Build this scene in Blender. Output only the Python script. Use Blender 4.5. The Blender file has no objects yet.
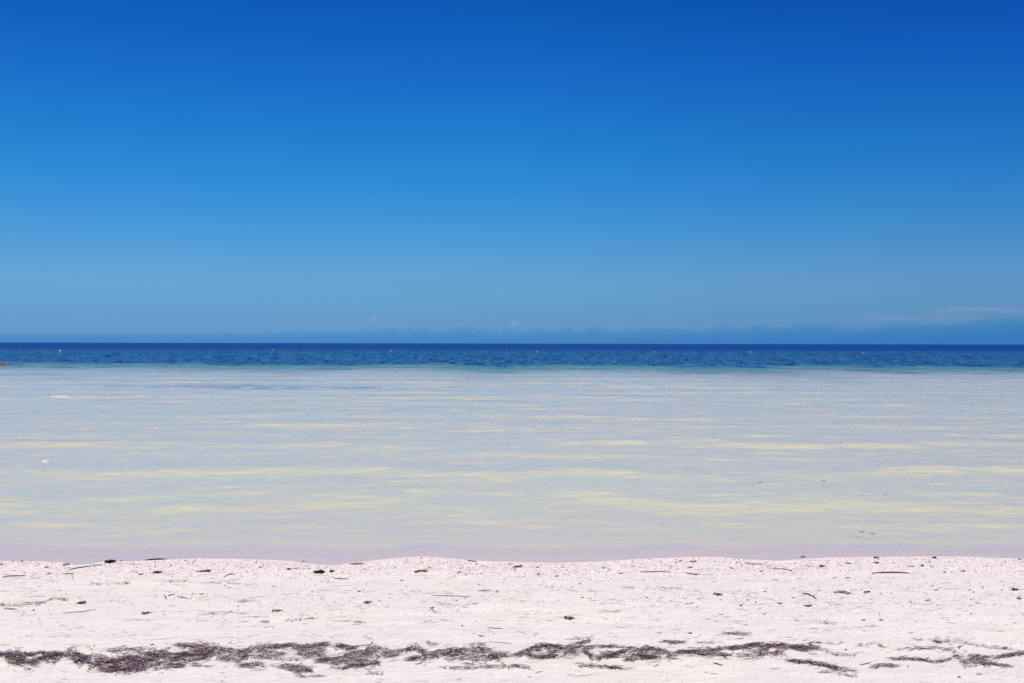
import bpy, math, random
import numpy as np
from mathutils import Vector, Matrix, Euler

random.seed(7)
RNG = np.random.default_rng(11)
SC = bpy.context.scene
COL = SC.collection
R = math.radians

# ------------------------------------------------------------------ camera
CAM_H = 1.75                      # eye height above the still water
FPX = 1024 * 35.0 / 36.0          # focal length in pixels
cam_d = bpy.data.cameras.new('camera')
cam_d.lens = 35.0
cam_d.sensor_width = 36.0
cam_d.clip_start = 0.05
cam_d.clip_end = 120000.0
cam = bpy.data.objects.new('camera', cam_d)
COL.objects.link(cam)
PITCH = math.atan(1.9 / FPX)
ROLL = 2.1 / 1024
CAM_M = (Matrix.Translation((0, 0, CAM_H)) @ Euler((math.pi / 2 + PITCH, 0, 0)).to_matrix().to_4x4()
         @ Matrix.Rotation(ROLL, 4, 'Z'))
cam.matrix_world = CAM_M
SC.camera = cam

# ------------------------------------------------------------------ sky
SUN_EL, SUN_ROT = R(58), R(150)
world = bpy.data.worlds.new('World')
SC.world = world
world.use_nodes = True
nt = world.node_tree
bg = nt.nodes['Background']
sky = nt.nodes.new('ShaderNodeTexSky')
sky.sky_type = 'NISHITA'
sky.sun_disc = False
sky.sun_elevation = SUN_EL
sky.sun_rotation = SUN_ROT
sky.air_density = 1.0
sky.dust_density = 0.3
sky.ozone_density = 4.0
tc = nt.nodes.new('ShaderNodeTexCoord')
sep = nt.nodes.new('ShaderNodeSeparateXYZ')
nt.links.new(tc.outputs['Generated'], sep.inputs[0])
asn = nt.nodes.new('ShaderNodeMath'); asn.operation = 'ARCSINE'
nt.links.new(sep.outputs['Z'], asn.inputs[0])
mr = nt.nodes.new('ShaderNodeMapRange')
mr.inputs['From Min'].default_value = 0
mr.inputs['From Max'].default_value = R(60)
nt.links.new(asn.outputs[0], mr.inputs['Value'])
ramp = nt.nodes.new('ShaderNodeValToRGB')
SKY_GRADE = [(0.0, (.19, .485, 1.17)), (1.0, (.20, .475, 1.04)), (1.65, (.205, .475, .96)), (2.6, (.24, .52, .935)), (3.65, (.272, .555, .925)),
             (5.3, (.228, .585, .955)), (7.35, (.155, .60, 1.0)), (9.2, (.108, .60, 1.035)), (11.0, (.077, .592, 1.07)),
             (15.1, (.054, .50, 1.148)), (19.0, (.03, .41, 1.085)), (24.0, (.05, .40, 1.02)), (40.0, (.30, .58, 1.0)), (58.0, (.55, .75, 1.0))]
els = ramp.color_ramp.elements
GMAX = 1.3
for i, (e, c) in enumerate(SKY_GRADE):
    el = els[i] if i < 2 else els.new(e / 60)
    el.position = e / 60
    el.color = (c[0] / GMAX, c[1] / GMAX, c[2] / GMAX, 1)
nt.links.new(mr.outputs[0], ramp.inputs[0])
mul = nt.nodes.new('ShaderNodeMix'); mul.data_type = 'RGBA'; mul.blend_type = 'MULTIPLY'
mul.inputs['Factor'].default_value = 1
nt.links.new(sky.outputs[0], mul.inputs['A'])
nt.links.new(ramp.outputs[0], mul.inputs['B'])
# the sky deepens towards the right (farther round from the sun's side)
mx = nt.nodes.new('ShaderNodeMapRange')
mx.inputs['From Min'].default_value = -0.5; mx.inputs['From Max'].default_value = 0.5
nt.links.new(sep.outputs['X'], mx.inputs['Value'])
rx = nt.nodes.new('ShaderNodeValToRGB')
for i, (p_, c_) in enumerate([(0.0, (.90, .92, .96)), (0.5, (1, 1, 1)), (1.0, (.72, .69, .88))]):
    e_ = rx.color_ramp.elements[i] if i < 2 else rx.color_ramp.elements.new(p_)
    e_.position = p_; e_.color = (*c_, 1)
nt.links.new(mx.outputs[0], rx.inputs[0])
me_ = nt.nodes.new('ShaderNodeMapRange')
me_.inputs['From Min'].default_value = 0.0; me_.inputs['From Max'].default_value = R(17)
me_.inputs['To Min'].default_value = 0.12; me_.inputs['To Max'].default_value = 1.0
nt.links.new(asn.outputs[0], me_.inputs['Value'])
mul2 = nt.nodes.new('ShaderNodeMix'); mul2.data_type = 'RGBA'; mul2.blend_type = 'MULTIPLY'
nt.links.new(me_.outputs[0], mul2.inputs['Factor'])
nt.links.new(mul.outputs['Result'], mul2.inputs['A'])
nt.links.new(rx.outputs[0], mul2.inputs['B'])
nt.links.new(mul2.outputs['Result'], bg.inputs['Color'])
bg.inputs['Strength'].default_value = 0.1 * GMAX

# ------------------------------------------------------------------ sun
sun_d = bpy.data.lights.new('sun', 'SUN')
sun_d.energy = 4.8
sun_d.angle = R(0.53)
sun_d.color = (1.0, 0.93, 0.88)
sun = bpy.data.objects.new('sun', sun_d)
SUN_DIR = Vector((math.sin(SUN_ROT) * math.cos(SUN_EL), math.cos(SUN_ROT) * math.cos(SUN_EL), math.sin(SUN_EL)))
sun.rotation_euler = SUN_DIR.to_track_quat('Z', 'Y').to_euler()
COL.objects.link(sun)

SC.view_settings.view_transform = 'Standard'
SC.view_settings.look = 'None'
SC.view_settings.exposure = 0.0
SC.view_settings.gamma = 1.0
SC.view_settings.use_curve_mapping = False
SC.cycles.use_denoising = True
SC.cycles.denoiser = 'OPENIMAGEDENOISE'
SC.cycles.denoising_input_passes = 'RGB_ALBEDO_NORMAL'
SC.cycles.denoising_prefilter = 'FAST'
SC.cycles.use_adaptive_sampling = False
SC.cycles.max_bounces = 8
SC.cycles.transparent_max_bounces = 16
SC.cycles.sample_clamp_indirect = 4.0

# ------------------------------------------------------------------ noise helpers
def _hash(ix, iy, seed):
    h = (ix.astype(np.int64) * 374761393 + iy.astype(np.int64) * 668265263 + seed * 2147483647 + 12345) & 0xffffffff
    h = ((h ^ (h >> 13)) * 1274126177) & 0xffffffff
    h = h ^ (h >> 16)
    return (h & 0xffffff) / float(0xffffff)

def vnoise(x, y, seed=0):
    x = np.asarray(x, float); y = np.asarray(y, float)
    x, y = np.broadcast_arrays(x, y)
    ix = np.floor(x); iy = np.floor(y)
    fx = x - ix; fy = y - iy
    ux = fx * fx * fx * (fx * (fx * 6 - 15) + 10); uy = fy * fy * fy * (fy * (fy * 6 - 15) + 10)
    a = _hash(ix, iy, seed); b = _hash(ix + 1, iy, seed); c = _hash(ix, iy + 1, seed); d = _hash(ix + 1, iy + 1, seed)
    return (a + (b - a) * ux) * (1 - uy) + (c + (d - c) * ux) * uy

def fbm(x, y, seed=0, octs=3):
    v = 0; amp = 1; tot = 0
    for o in range(octs):
        v = v + amp * vnoise(x * 2 ** o + o * 17.3, y * 2 ** o - o * 9.1, seed + o)
        tot += amp; amp *= 0.5
    return v / tot - 0.5

def sstep(a, b, x):
    t = np.clip((x - a) / (b - a), 0, 1)
    return t * t * (3 - 2 * t)

# ------------------------------------------------------------------ pixel <-> place
def ray(px, row):
    d = Vector(((px - 512.0) / FPX, -(row - 341.5) / FPX, -1.0))
    d = CAM_M.to_3x3() @ d
    return d

def hit(px, row, z=0.0):
    d = ray(px, row)
    t = (z - CAM_H) / d.z
    return d.x * t, d.y * t

# outline of the dry sand against the wet strip (as seen): gives the shoreline
EDGE_PX = [(0, 561), (40, 561.5), (60, 562), (75, 565.5), (90, 564), (105, 561), (128, 561.5), (160, 560), (200, 558.5), (256, 559.5), (290, 561),
           (310, 564), (335, 565.5), (350, 563), (370, 561), (384, 559), (420, 556.5), (440, 557.5), (480, 561), (512, 562), (555, 563), (600, 561.5),
           (640, 559), (690, 557), (720, 557), (750, 559.5), (780, 561), (800, 559.5), (830, 557.5), (870, 557), (960, 556.5), (1000, 558), (1024, 559)]
CREST = 0.115
_e = np.array([hit(p, r, CREST) for p, r in EDGE_PX])
_order = np.argsort(_e[:, 0])
EX, EY = _e[_order, 0], _e[_order, 1]

def edge_y(x):
    x = np.asarray(x, float)
    inside = np.interp(x, EX, EY)
    far = 7.68 + 0.5 * fbm(x / 1.7, x * 0 + 3.3, 5, 3) + 1.2 * fbm(x / 14, x * 0 + 8.3, 6, 2)
    w = sstep(0, 1.0, np.maximum(x - EX[-1], EX[0] - x))
    return inside * (1 - w) + far * w

def ground_z(x, y):
    x = np.asarray(x, float); y = np.asarray(y, float)
    x, y = np.broadcast_arrays(x, y)
    ed = edge_y(x)
    d = y - ed                                  # + seaward of the crest
    land = CREST - 0.012 * np.exp(-((d + 0.55) / 0.35) ** 2) * (0.6 + 0.8 * vnoise(x / 0.9, x * 0, 21)) \
        + 0.012 * fbm(x / 0.55, y / 0.30, 31, 3) + 0.02 * fbm(x / 2.2, y / 0.8, 33, 2) * sstep(-0.1, -0.5, d)
    land = land + 0.006 * fbm(x / 0.11, y / 0.08, 35, 2)
    land = land + 0.10 * sstep(-3.0, -9, d)     # rises gently behind
    # face of the berm, wet strip, seabed
    t = np.clip(d, 0, None)
    face = CREST - (CREST + 0.004) * sstep(0.0, 0.26, t)
    bed = face - 0.035 * sstep(0.5, 1.4, t) - 0.10 * sstep(1.0, 5.0, t) - 0.14 * sstep(4, 40, t)
    bed = bed + 0.012 * fbm(x / 0.8, y / 0.35, 41, 2) * sstep(0.9, 3, t)
    bed = bed - 2.3 * sstep(74, 105, t)
    return np.where(d < 0, land, bed)

def at(px, row):
    """Point of the sand seen at a pixel of the photograph."""
    d = ray(px, row)
    z = 0.1
    for _ in range(6):
        t = (z - CAM_H) / d.z
        x, y = d.x * t, d.y * t
        z = float(ground_z(x, y))
    return Vector((x, y, z))

def at_many(px, row):
    px = np.asarray(px, float); row = np.asarray(row, float)
    M = np.array(CAM_M.to_3x3())
    D = np.stack([(px - 512) / FPX, -(row - 341.5) / FPX, -np.ones_like(px)], 1) @ M.T
    z = np.full(px.shape, 0.1)
    for _ in range(6):
        t = (z - CAM_H) / D[:, 2]
        x, y = D[:, 0] * t, D[:, 1] * t
        z = ground_z(x, y)
    return x, y, z

# ------------------------------------------------------------------ material helpers
class NT:
    def __init__(self, name):
        self.m = bpy.data.materials.new(name)
        self.m.use_nodes = True
        self.t = self.m.node_tree
        self.t.nodes.clear()
        self.out = self.t.nodes.new('ShaderNodeOutputMaterial')
    def n(self, typ, props=None, **inp):
        nd = self.t.nodes.new(typ)
        for k, v in (props or {}).items():
            setattr(nd, k, v)
        for k, v in inp.items():
            self.set(nd, k.replace('_', ' '), v)
        return nd
    def set(self, nd, key, v):
        sock = nd.inputs[int(key)] if key.isdigit() else nd.inputs[key]
        if isinstance(v, bpy.types.NodeSocket):
            self.t.links.new(v, sock)
        else:
            sock.default_value = v
    def math(self, op, a, b=None, clamp=False):
        nd = self.t.nodes.new('ShaderNodeMath'); nd.operation = op; nd.use_clamp = clamp
        self.set(nd, '0', a)
        if b is not None:
            self.set(nd, '1', b)
        return nd.outputs[0]
    def mix(self, f, a, b, blend='MIX'):
        nd = self.t.nodes.new('ShaderNodeMix'); nd.data_type = 'RGBA'; nd.blend_type = blend
        self.set(nd, 'Factor', f)
        for k, v in (('A', a), ('B', b)):
            s = [i for i in nd.inputs if i.name == k and i.type == 'RGBA'][0]
            if isinstance(v, bpy.types.NodeSocket):
                self.t.links.new(v, s)
            else:
                s.default_value = (*v, 1) if len(v) == 3 else v
        return [o for o in nd.outputs if o.type == 'RGBA'][0]
    def ramp(self, f, stops, interp='LINEAR'):
        nd = self.t.nodes.new('ShaderNodeValToRGB')
        nd.color_ramp.interpolation = interp
        e = nd.color_ramp.elements
        for i, (p, c) in enumerate(stops):
            el = e[i] if i < 2 else e.new(p)
            el.position = p
            c = (c, c, c) if isinstance(c, (int, float)) else c
            el.color = (*c, 1)
        self.t.links.new(f, nd.inputs[0])
        return nd.outputs[0]
    def noise(self, vec, scale, detail=3, rough=0.5):
        nd = self.n('ShaderNodeTexNoise', None, Scale=scale, Detail=detail, Roughness=rough)
        self.t.links.new(vec, nd.inputs['Vector'])
        return nd.outputs['Fac']
    def mapping(self, vec, scale):
        nd = self.n('ShaderNodeMapping')
        nd.inputs['Scale'].default_value = scale
        self.t.links.new(vec, nd.inputs['Vector'])
        return nd.outputs[0]
    def attr(self, name):
        return self.n('ShaderNodeAttribute', {'attribute_name': name}).outputs['Fac']
    def pos(self):
        return self.n('ShaderNodeNewGeometry').outputs['Position']
    def link(self, a, sock):
        self.t.links.new(a, sock)

# ------------------------------------------------------------------ mesh helpers
def mesh_from(name, verts, faces4=None, faces3=None, smooth=True):
    me = bpy.data.meshes.new(name)
    verts = np.asarray(verts, np.float32)
    f4 = np.zeros((0, 4), np.int32) if faces4 is None else np.asarray(faces4, np.int32)
    f3 = np.zeros((0, 3), np.int32) if faces3 is None else np.asarray(faces3, np.int32)
    me.vertices.add(len(verts)); me.vertices.foreach_set('co', verts.ravel())
    nl = f4.size + f3.size
    me.loops.add(nl)
    me.loops.foreach_set('vertex_index', np.concatenate([f4.ravel(), f3.ravel()]).astype(np.int32))
    me.polygons.add(len(f4) + len(f3))
    starts = np.concatenate([np.arange(len(f4)) * 4, f4.size + np.arange(len(f3)) * 3]).astype(np.int32)
    me.polygons.foreach_set('loop_start', starts)
    if smooth:
        me.polygons.foreach_set('use_smooth', np.ones(len(f4) + len(f3), bool))
    me.update(calc_edges=True)
    me.validate()
    return me

def link(name, me, mat, loc=(0, 0, 0), parent=None):
    if mat is not None:
        me.materials.append(mat)
    o = bpy.data.objects.new(name, me)
    COL.objects.link(o)
    o.location = loc
    if parent is not None:
        o.parent = parent
    return o

def tag(o, label=None, cat=None, group=None, kind=None):
    if label: o['label'] = label
    if cat: o['category'] = cat
    if group: o['group'] = group
    if kind: o['kind'] = kind
    return o

def grid_faces(nr, nc):
    i = np.arange(nr * nc).reshape(nr, nc)
    return np.stack([i[:-1, :-1], i[:-1, 1:], i[1:, 1:], i[1:, :-1]], -1).reshape(-1, 4)

def add_attr(me, name, vals):
    a = me.attributes.new(name, 'FLOAT', 'POINT')
    a.data.foreach_set('value', np.asarray(vals, np.float32).ravel())

# ------------------------------------------------------------------ beach and seabed
def sand_material():
    t = NT('coral_sand')
    p = t.pos()
    wet = t.attr('wet'); under = t.attr('under'); hash_ = t.attr('shelly'); weed = t.attr('weed'); wave_streak = t.attr('wave_streak')
    big = t.noise(t.mapping(p, (0.5, 1.4, 1)), 1.1, 4)
    mid = t.noise(t.mapping(p, (1.2, 6.0, 1)), 2.2, 5, 0.6)
    fine = t.noise(p, 120, 3, 0.6)
    grain = t.noise(p, 420, 2, 0.6)
    dry = t.mix(t.ramp(big, [(0.35, 0), (0.65, 1)]), (0.765, 0.705, 0.630), (0.805, 0.735, 0.618))
    dry = t.mix(t.ramp(mid, [(0.38, 0), (0.62, 1)]), dry, t.mix(1, dry, (0.93, 0.93, 0.94), 'MULTIPLY'))
    dry = t.mix(t.ramp(fine, [(0.35, 1), (0.55, 0)]), dry, t.mix(1, dry, (0.85, 0.835, 0.84), 'MULTIPLY'))
    dry = t.mix(t.ramp(grain, [(0.3, 1), (0.45, 0)]), dry, t.mix(1, dry, (0.84, 0.81, 0.80), 'MULTIPLY'))
    # shell hash on the crest and along the older tide line
    vor = t.n('ShaderNodeTexVoronoi', {'feature': 'F1'}, Scale=115.0, Vector=p)
    sc = t.ramp(t.n('ShaderNodeSeparateColor', None, Color=vor.outputs['Color']).outputs[0],
                [(0.0, (.36, .24, .20)), (0.13, (.54, .42, .35)), (0.3, (.70, .60, .54)), (0.55, (.76, .68, .62)), (1.0, (.84, .76, .70))])
    dry = t.mix(t.math('MULTIPLY', hash_, 0.85), dry, sc)
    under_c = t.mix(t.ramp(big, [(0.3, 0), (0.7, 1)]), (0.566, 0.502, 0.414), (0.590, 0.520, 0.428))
    r1 = t.noise(t.mapping(p, (3.2, 7.5, 1)), 1.0, 3, 0.6)       # tone of water ripples, painted into the bed, breaks the bars up
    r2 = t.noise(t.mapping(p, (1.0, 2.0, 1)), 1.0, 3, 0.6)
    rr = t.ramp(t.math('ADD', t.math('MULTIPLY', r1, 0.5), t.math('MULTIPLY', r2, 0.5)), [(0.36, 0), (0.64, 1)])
    wave_streaks = t.math('ADD', t.math('MULTIPLY', wave_streak, t.math('ADD', 0.5, t.math('MULTIPLY', rr, 0.5))), t.math('MULTIPLY', rr, 0.42), True)
    under_c = t.mix(wave_streaks, under_c, (0.612, 0.582, 0.405))  # yellow look of the wave faces put into the seabed colour
    wet_c = t.mix(t.ramp(mid, [(0.3, 0), (0.7, 1)]), (0.575, 0.472, 0.425), (0.60, 0.492, 0.445))
    c = t.mix(wet, dry, wet_c)
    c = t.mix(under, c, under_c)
    c = t.mix(weed, c, (0.13, 0.15, 0.21))
    rough = t.math('SUBTRACT', 0.95, t.math('MULTIPLY', wet, 0.35))
    h = t.math('ADD', t.math('MULTIPLY', fine, 0.004), t.math('MULTIPLY', grain, 0.0015))
    h = t.math('ADD', h, t.math('MULTIPLY', t.noise(t.mapping(p, (1, 1.6, 1)), 22, 3), 0.012))
    bs = t.math('MULTIPLY', t.math('SUBTRACT', 1.0, wet), 0.75)
    bump = t.n('ShaderNodeBump', None, Strength=bs, Distance=1.0, Height=h)
    b = t.n('ShaderNodeBsdfPrincipled', None, Base_Color=c, Roughness=rough, Normal=bump.outputs[0])
    b.inputs['Specular IOR Level'].default_value = 0.25
    t.link(b.outputs[0], t.out.inputs['Surface'])
    return t.m

CRESTS = [  # distance from the camera (m) of each low wavelet, height, front width, back width
    (9.75, .010, .20, .35), (10.35, .030, .34, .55), (11.15, .026, .30, .5), (12.1, .014, .25, .5), (13.55, .032, .26, .7), (15.2, .014, .3, .6), (17.2, .028, .32, .8),
    (19.1, .020, .32, .8), (21.4, .026, .36, .9), (24.0, .026, .38, 1.0), (26.7, .02, .4, 1.0), (28.8, .022, .4, 1.0), (31.8, .04, .42, 1.2),
    (35.5, .03, .45, 1.2), (40, .03, .5, 1.3), (44.0, .04, .5, 1.4), (49.5, .035, .6, 1.4), (55, .04, .6, 1.6), (60, .03, .6, 1.6)]

def wavelets(x, y):
    """Height of the low wavelets and the strength of their yellow wave-face streaks, painted on the seabed."""
    z = np.zeros_like(x); st = np.zeros_like(x)
    for i, (c, a, sf, sb) in enumerate(CRESTS):
        mc = c + (0.7 + 0.03 * c) * 2 * fbm(x / (1.7 + .10 * c), x * 0 + i * 3.1, 101 + i, 3)
        am = np.clip(.50 + 1.6 * (vnoise(x / (1.3 + .10 * c), x * 0 + i * 5.7, 131 + i) * .6 + .4 * vnoise(x / .5, y * 0 + i, 151 + i) - .30), 0.06, 1.2)
        q = y - mc
        z += 1.5 * a * am * np.where(q < 0, np.exp(-(q / (sf * 1.4)) ** 2), np.exp(-(q / sb) ** 2))
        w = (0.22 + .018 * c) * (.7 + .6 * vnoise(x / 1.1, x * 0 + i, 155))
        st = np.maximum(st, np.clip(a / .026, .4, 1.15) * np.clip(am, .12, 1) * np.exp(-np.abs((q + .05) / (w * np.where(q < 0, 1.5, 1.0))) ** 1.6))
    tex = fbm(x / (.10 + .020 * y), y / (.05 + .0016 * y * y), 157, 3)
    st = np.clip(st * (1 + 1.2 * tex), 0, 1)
    return z, st

def beach():
    cx = np.concatenate([-np.geomspace(6.2, 60, 90)[::-1], np.arange(-6, 6.001, 0.022), np.geomspace(6.2, 60, 90)])
    cx = np.concatenate([-np.geomspace(75, 30000, 24)[::-1], cx, np.geomspace(75, 30000, 24)])
    ry = np.concatenate([np.linspace(-60, 3.6, 50), np.arange(3.7, 9.4, 0.022), np.geomspace(9.45, 130, 150), np.geomspace(150, 30000, 16)])
    X, Y = np.meshgrid(cx, ry)
    Z = ground_z(X, Y)
    me = mesh_from('beach', np.stack([X, Y, Z], -1).reshape(-1, 3), grid_faces(len(ry), len(cx)))
    d = Y - edge_y(X)
    wetv = sstep(-0.012, 0.03, d)
    und = sstep(0.95, 1.6, d)
    sh = sstep(-0.62, -0.35, d - 0.25 * fbm(X / 0.6, Y / 0.2, 61, 2)) * (1 - wetv)
    sh = np.clip(sh * (0.55 + 0.9 * vnoise(X / 0.35, Y / 0.12, 63)), 0, 1)
    old = np.exp(-((d + 1.15 + 0.25 * fbm(X / 1.6, X * 0, 65, 2)) / 0.22) ** 2) * sstep(.42, .62, vnoise(X / 0.9, Y / .5, 66)) * 0.55
    sh = np.clip(sh + old, 0, 1)
    # dark weed patches on the shallow bottom, and the seagrass bed past the shelf
    wd = np.zeros_like(X)
    for (wx, wy, rx, ry_, s) in [(-13.5, 47.0, 4.2, 2.0, 1), (-10.5, 45.0, 4.5, 1.5, 1), (-18.5, 47.5, 2.5, 1.2, .8), (-31, 63, 4, 2.5, 1), (-6.8, 45.5, 1.8, 0.9, .9), (-16.2, 45.3, 2.2, .8, .8), (-3.5, 46, 4, .7, .5), (2, 47, 3, .6, .4), (-26, 56, 3, 1.2, .7)]:
        q = ((X - wx) / rx) ** 2 + ((Y - wy) / ry_) ** 2
        wd = np.maximum(wd, np.exp(-q * 1.2) * s * sstep(.28, .62, vnoise(X / 0.7, Y / .35, 71)))
    wd = np.clip(np.maximum(wd * 1.0, sstep(76, 92, d)), 0, 1)
    f = 1 + np.clip(-Z, 0, 1) / 1.75
    br = wavelets(X / f, np.minimum(Y / f, 95))[1] * (1 - sstep(62, 80, Y)) * und  # wave-face streaks painted on the bed, shifted to meet the crests from the camera
    add_attr(me, 'wave_streak', br)
    add_attr(me, 'wet', wetv); add_attr(me, 'under', und); add_attr(me, 'shelly', sh); add_attr(me, 'weed', wd)
    return tag(link('beach', me, sand_material()), kind='structure')
beach()

# ------------------------------------------------------------------ water
def shelf_y(x):
    return np.interp(x, [-60, -37, -28, -20, 0, 20, 33, 60], [80, 82, 78, 76, 74, 73, 70.5, 69]) + 20.0 * fbm(x / 8, x * 0 + .5, 81, 3)

def water_z(x, y):
    d = y - edge_y(x)
    z, _ = wavelets(x, y)
    # small wind ripples
    fade = sstep(0.75, 2.0, d)
    z += fade * 0.024 * fbm(x / 0.36 + y * .35, y / 0.17, 161, 3)
    z += sstep(3, 10, d) * 0.062 * fbm(x / 1.5 - y * .12, y / 0.5, 167, 3) + sstep(7, 20, d) * 0.085 * fbm(x / 3.0 + y * .08, y / 1.1, 169, 3)
    # thin front of the last wavelet running over the wet strip
    fr = 1.02 + 0.22 * fbm(x / 1.5, x * 0 + 2.2, 171, 3)
    z += 0.008 * sstep(0, 0.24, d - fr) + 0.003 * sstep(0, .05, d - fr * .62 - .12 * fbm(x / .9, x * 0 + 6.2, 173, 2))
    # open sea chop past the shelf
    op = sstep(-3, 10, y - shelf_y(x))
    z += op * (0.20 * fbm(x / 1.1 + y * .1, y / 1.2, 179, 2) + 0.34 * fbm(x / 1.3 + y * .02, y / 4.5, 177, 2) + 0.25 * fbm(x / 2.6 + y * .1, y / 1.6, 181, 3) + 0.34 * fbm(x / 8, y / 4.0, 187, 2))
    return z

def water_material():
    t = NT('sea_water')
    p = t.pos()
    deep = t.attr('deep'); off = t.attr('offing')
    mp = t.mapping(p, (1.0, 2.6, 1.0))
    n1 = t.noise(mp, 5.0, 3, 0.55)
    n2 = t.noise(t.mapping(p, (0.8, 1.8, 1.0)), 1.3, 3, 0.55)
    near = t.math('MULTIPLY', n1, 0.005)
    far = t.math('MULTIPLY', t.math('MULTIPLY', n2, 0.16), deep)
    bump = t.n('ShaderNodeBump', None, Strength=1.0, Distance=1.0, Height=t.math('ADD', near, far))
    fr = t.n('ShaderNodeFresnel', None, IOR=1.333, Normal=bump.outputs[0]).outputs[0]
    fr = t.math('MULTIPLY', fr, t.math('SUBTRACT', t.math('SUBTRACT', 0.88, t.math('MULTIPLY', deep, 0.44)), t.math('MULTIPLY', off, 0.24)))   # a ruffled surface is no full mirror
    fr = t.math('MINIMUM', fr, 0.58)
    gl = t.n('ShaderNodeBsdfGlossy', None, Color=(1, 1, 1, 1), Roughness=0.06, Normal=bump.outputs[0])
    tr = t.n('ShaderNodeBsdfTransparent', None, Color=(0.965, 0.985, 0.975, 1))
    # light coming back out of the depth, by how much water lies under the surface
    patch = t.noise(t.mapping(p, (1.5, 0.20, 1)), 1.0, 4, 0.7)  # light and dark dashes of the wave facets, put into the water colour
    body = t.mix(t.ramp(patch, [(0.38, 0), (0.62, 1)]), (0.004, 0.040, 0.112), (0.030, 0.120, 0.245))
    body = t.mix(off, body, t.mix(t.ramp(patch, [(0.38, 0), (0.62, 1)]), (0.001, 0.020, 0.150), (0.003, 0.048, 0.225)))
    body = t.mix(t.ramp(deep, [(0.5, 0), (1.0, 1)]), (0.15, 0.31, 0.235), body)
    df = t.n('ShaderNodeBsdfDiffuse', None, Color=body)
    inner = t.n('ShaderNodeMixShader', None)
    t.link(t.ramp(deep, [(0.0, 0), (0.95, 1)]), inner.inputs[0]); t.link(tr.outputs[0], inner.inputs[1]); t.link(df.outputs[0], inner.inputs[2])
    ms = t.n('ShaderNodeMixShader', None)
    t.link(fr, ms.inputs[0]); t.link(inner.outputs[0], ms.inputs[1]); t.link(gl.outputs[0], ms.inputs[2])
    t.link(ms.outputs[0], t.out.inputs['Surface'])
    return t.m

def water():
    ys = [6.6]
    while ys[-1] < 30000:
        y = ys[-1]
        ys.append(y + (0.026 if y < 14 else 0.05 if y < 22 else 0.12 if y < 70 else 0.3 if y < 160 else max(.5, (y - 100) * 0.02)))
    ry = np.array(ys)
    u = np.concatenate([-np.geomspace(1.02, 8, 26)[::-1], np.linspace(-1, 1, 600), np.geomspace(1.02, 8, 26)])
    U, Y = np.meshgrid(u, ry)
    X = U * (0.56 * Y + 2.0)
    Z = water_z(X, Y)
    far = sstep(300, 1500, Y)
    Z = Z * (1 - far)
    me = mesh_from('sea_water', np.stack([X, Y, Z], -1).reshape(-1, 3), grid_faces(*X.shape))
    sy = shelf_y(X)
    q = Y - sy - 13.0 * fbm(X / 2.6, Y / 3.5, 191, 3)
    dp = 0.36 * sstep(-32, -1, q) ** 1.5 + 0.64 * sstep(-8, 7.0, q)
    add_attr(me, 'deep', dp)
    add_attr(me, 'offing', sstep(95, 330, Y))
    return tag(link('sea_water', me, water_material()), kind='structure')
water()

# ------------------------------------------------------------------ clouds far out over the sea
def ico(sub):
    import bmesh
    bm = bmesh.new()
    bmesh.ops.create_icosphere(bm, subdivisions=sub, radius=1.0)
    v = np.array([w.co[:] for w in bm.verts]); f = np.array([[w.index for w in g.verts] for g in bm.faces])
    bm.free()
    return v, f

def cloud_volume(name, dens_s, col_s, dens_a, col_a):
    t = NT(name)
    add = t.n('ShaderNodeAddShader')
    s = t.n('ShaderNodeVolumeScatter', None, Color=(*col_s, 1), Density=dens_s)
    a = t.n('ShaderNodeVolumeAbsorption', None, Color=(*col_a, 1), Density=dens_a)
    t.link(s.outputs[0], add.inputs[0]); t.link(a.outputs[0], add.inputs[1])
    t.link(add.outputs[0], t.out.inputs['Volume'])
    return t.m

def puff(name, px, row, wpx, hpx, dist, mat, label, seed, lump=0.35, thick=1.0):
    v, f = ico(4)
    n = fbm(v[:, 0] * 2.4 + v[:, 2] * 1.3 + seed, v[:, 1] * 2 - v[:, 2] * 2.3, seed, 4)
    r = np.clip(1 + lump * 3.4 * n, .25, 2)
    d = ray(px, row); s = dist / d.y
    c = Vector((d.x * s, d.y * s, CAM_H + d.z * s))
    k = dist / FPX / 2
    vv = v * r[:, None] * np.array([wpx * k, wpx * k * thick, hpx * k])
    o = link(name, mesh_from(name, vv, None, f), mat, c)
    return tag(o, label, 'cloud')

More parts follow.
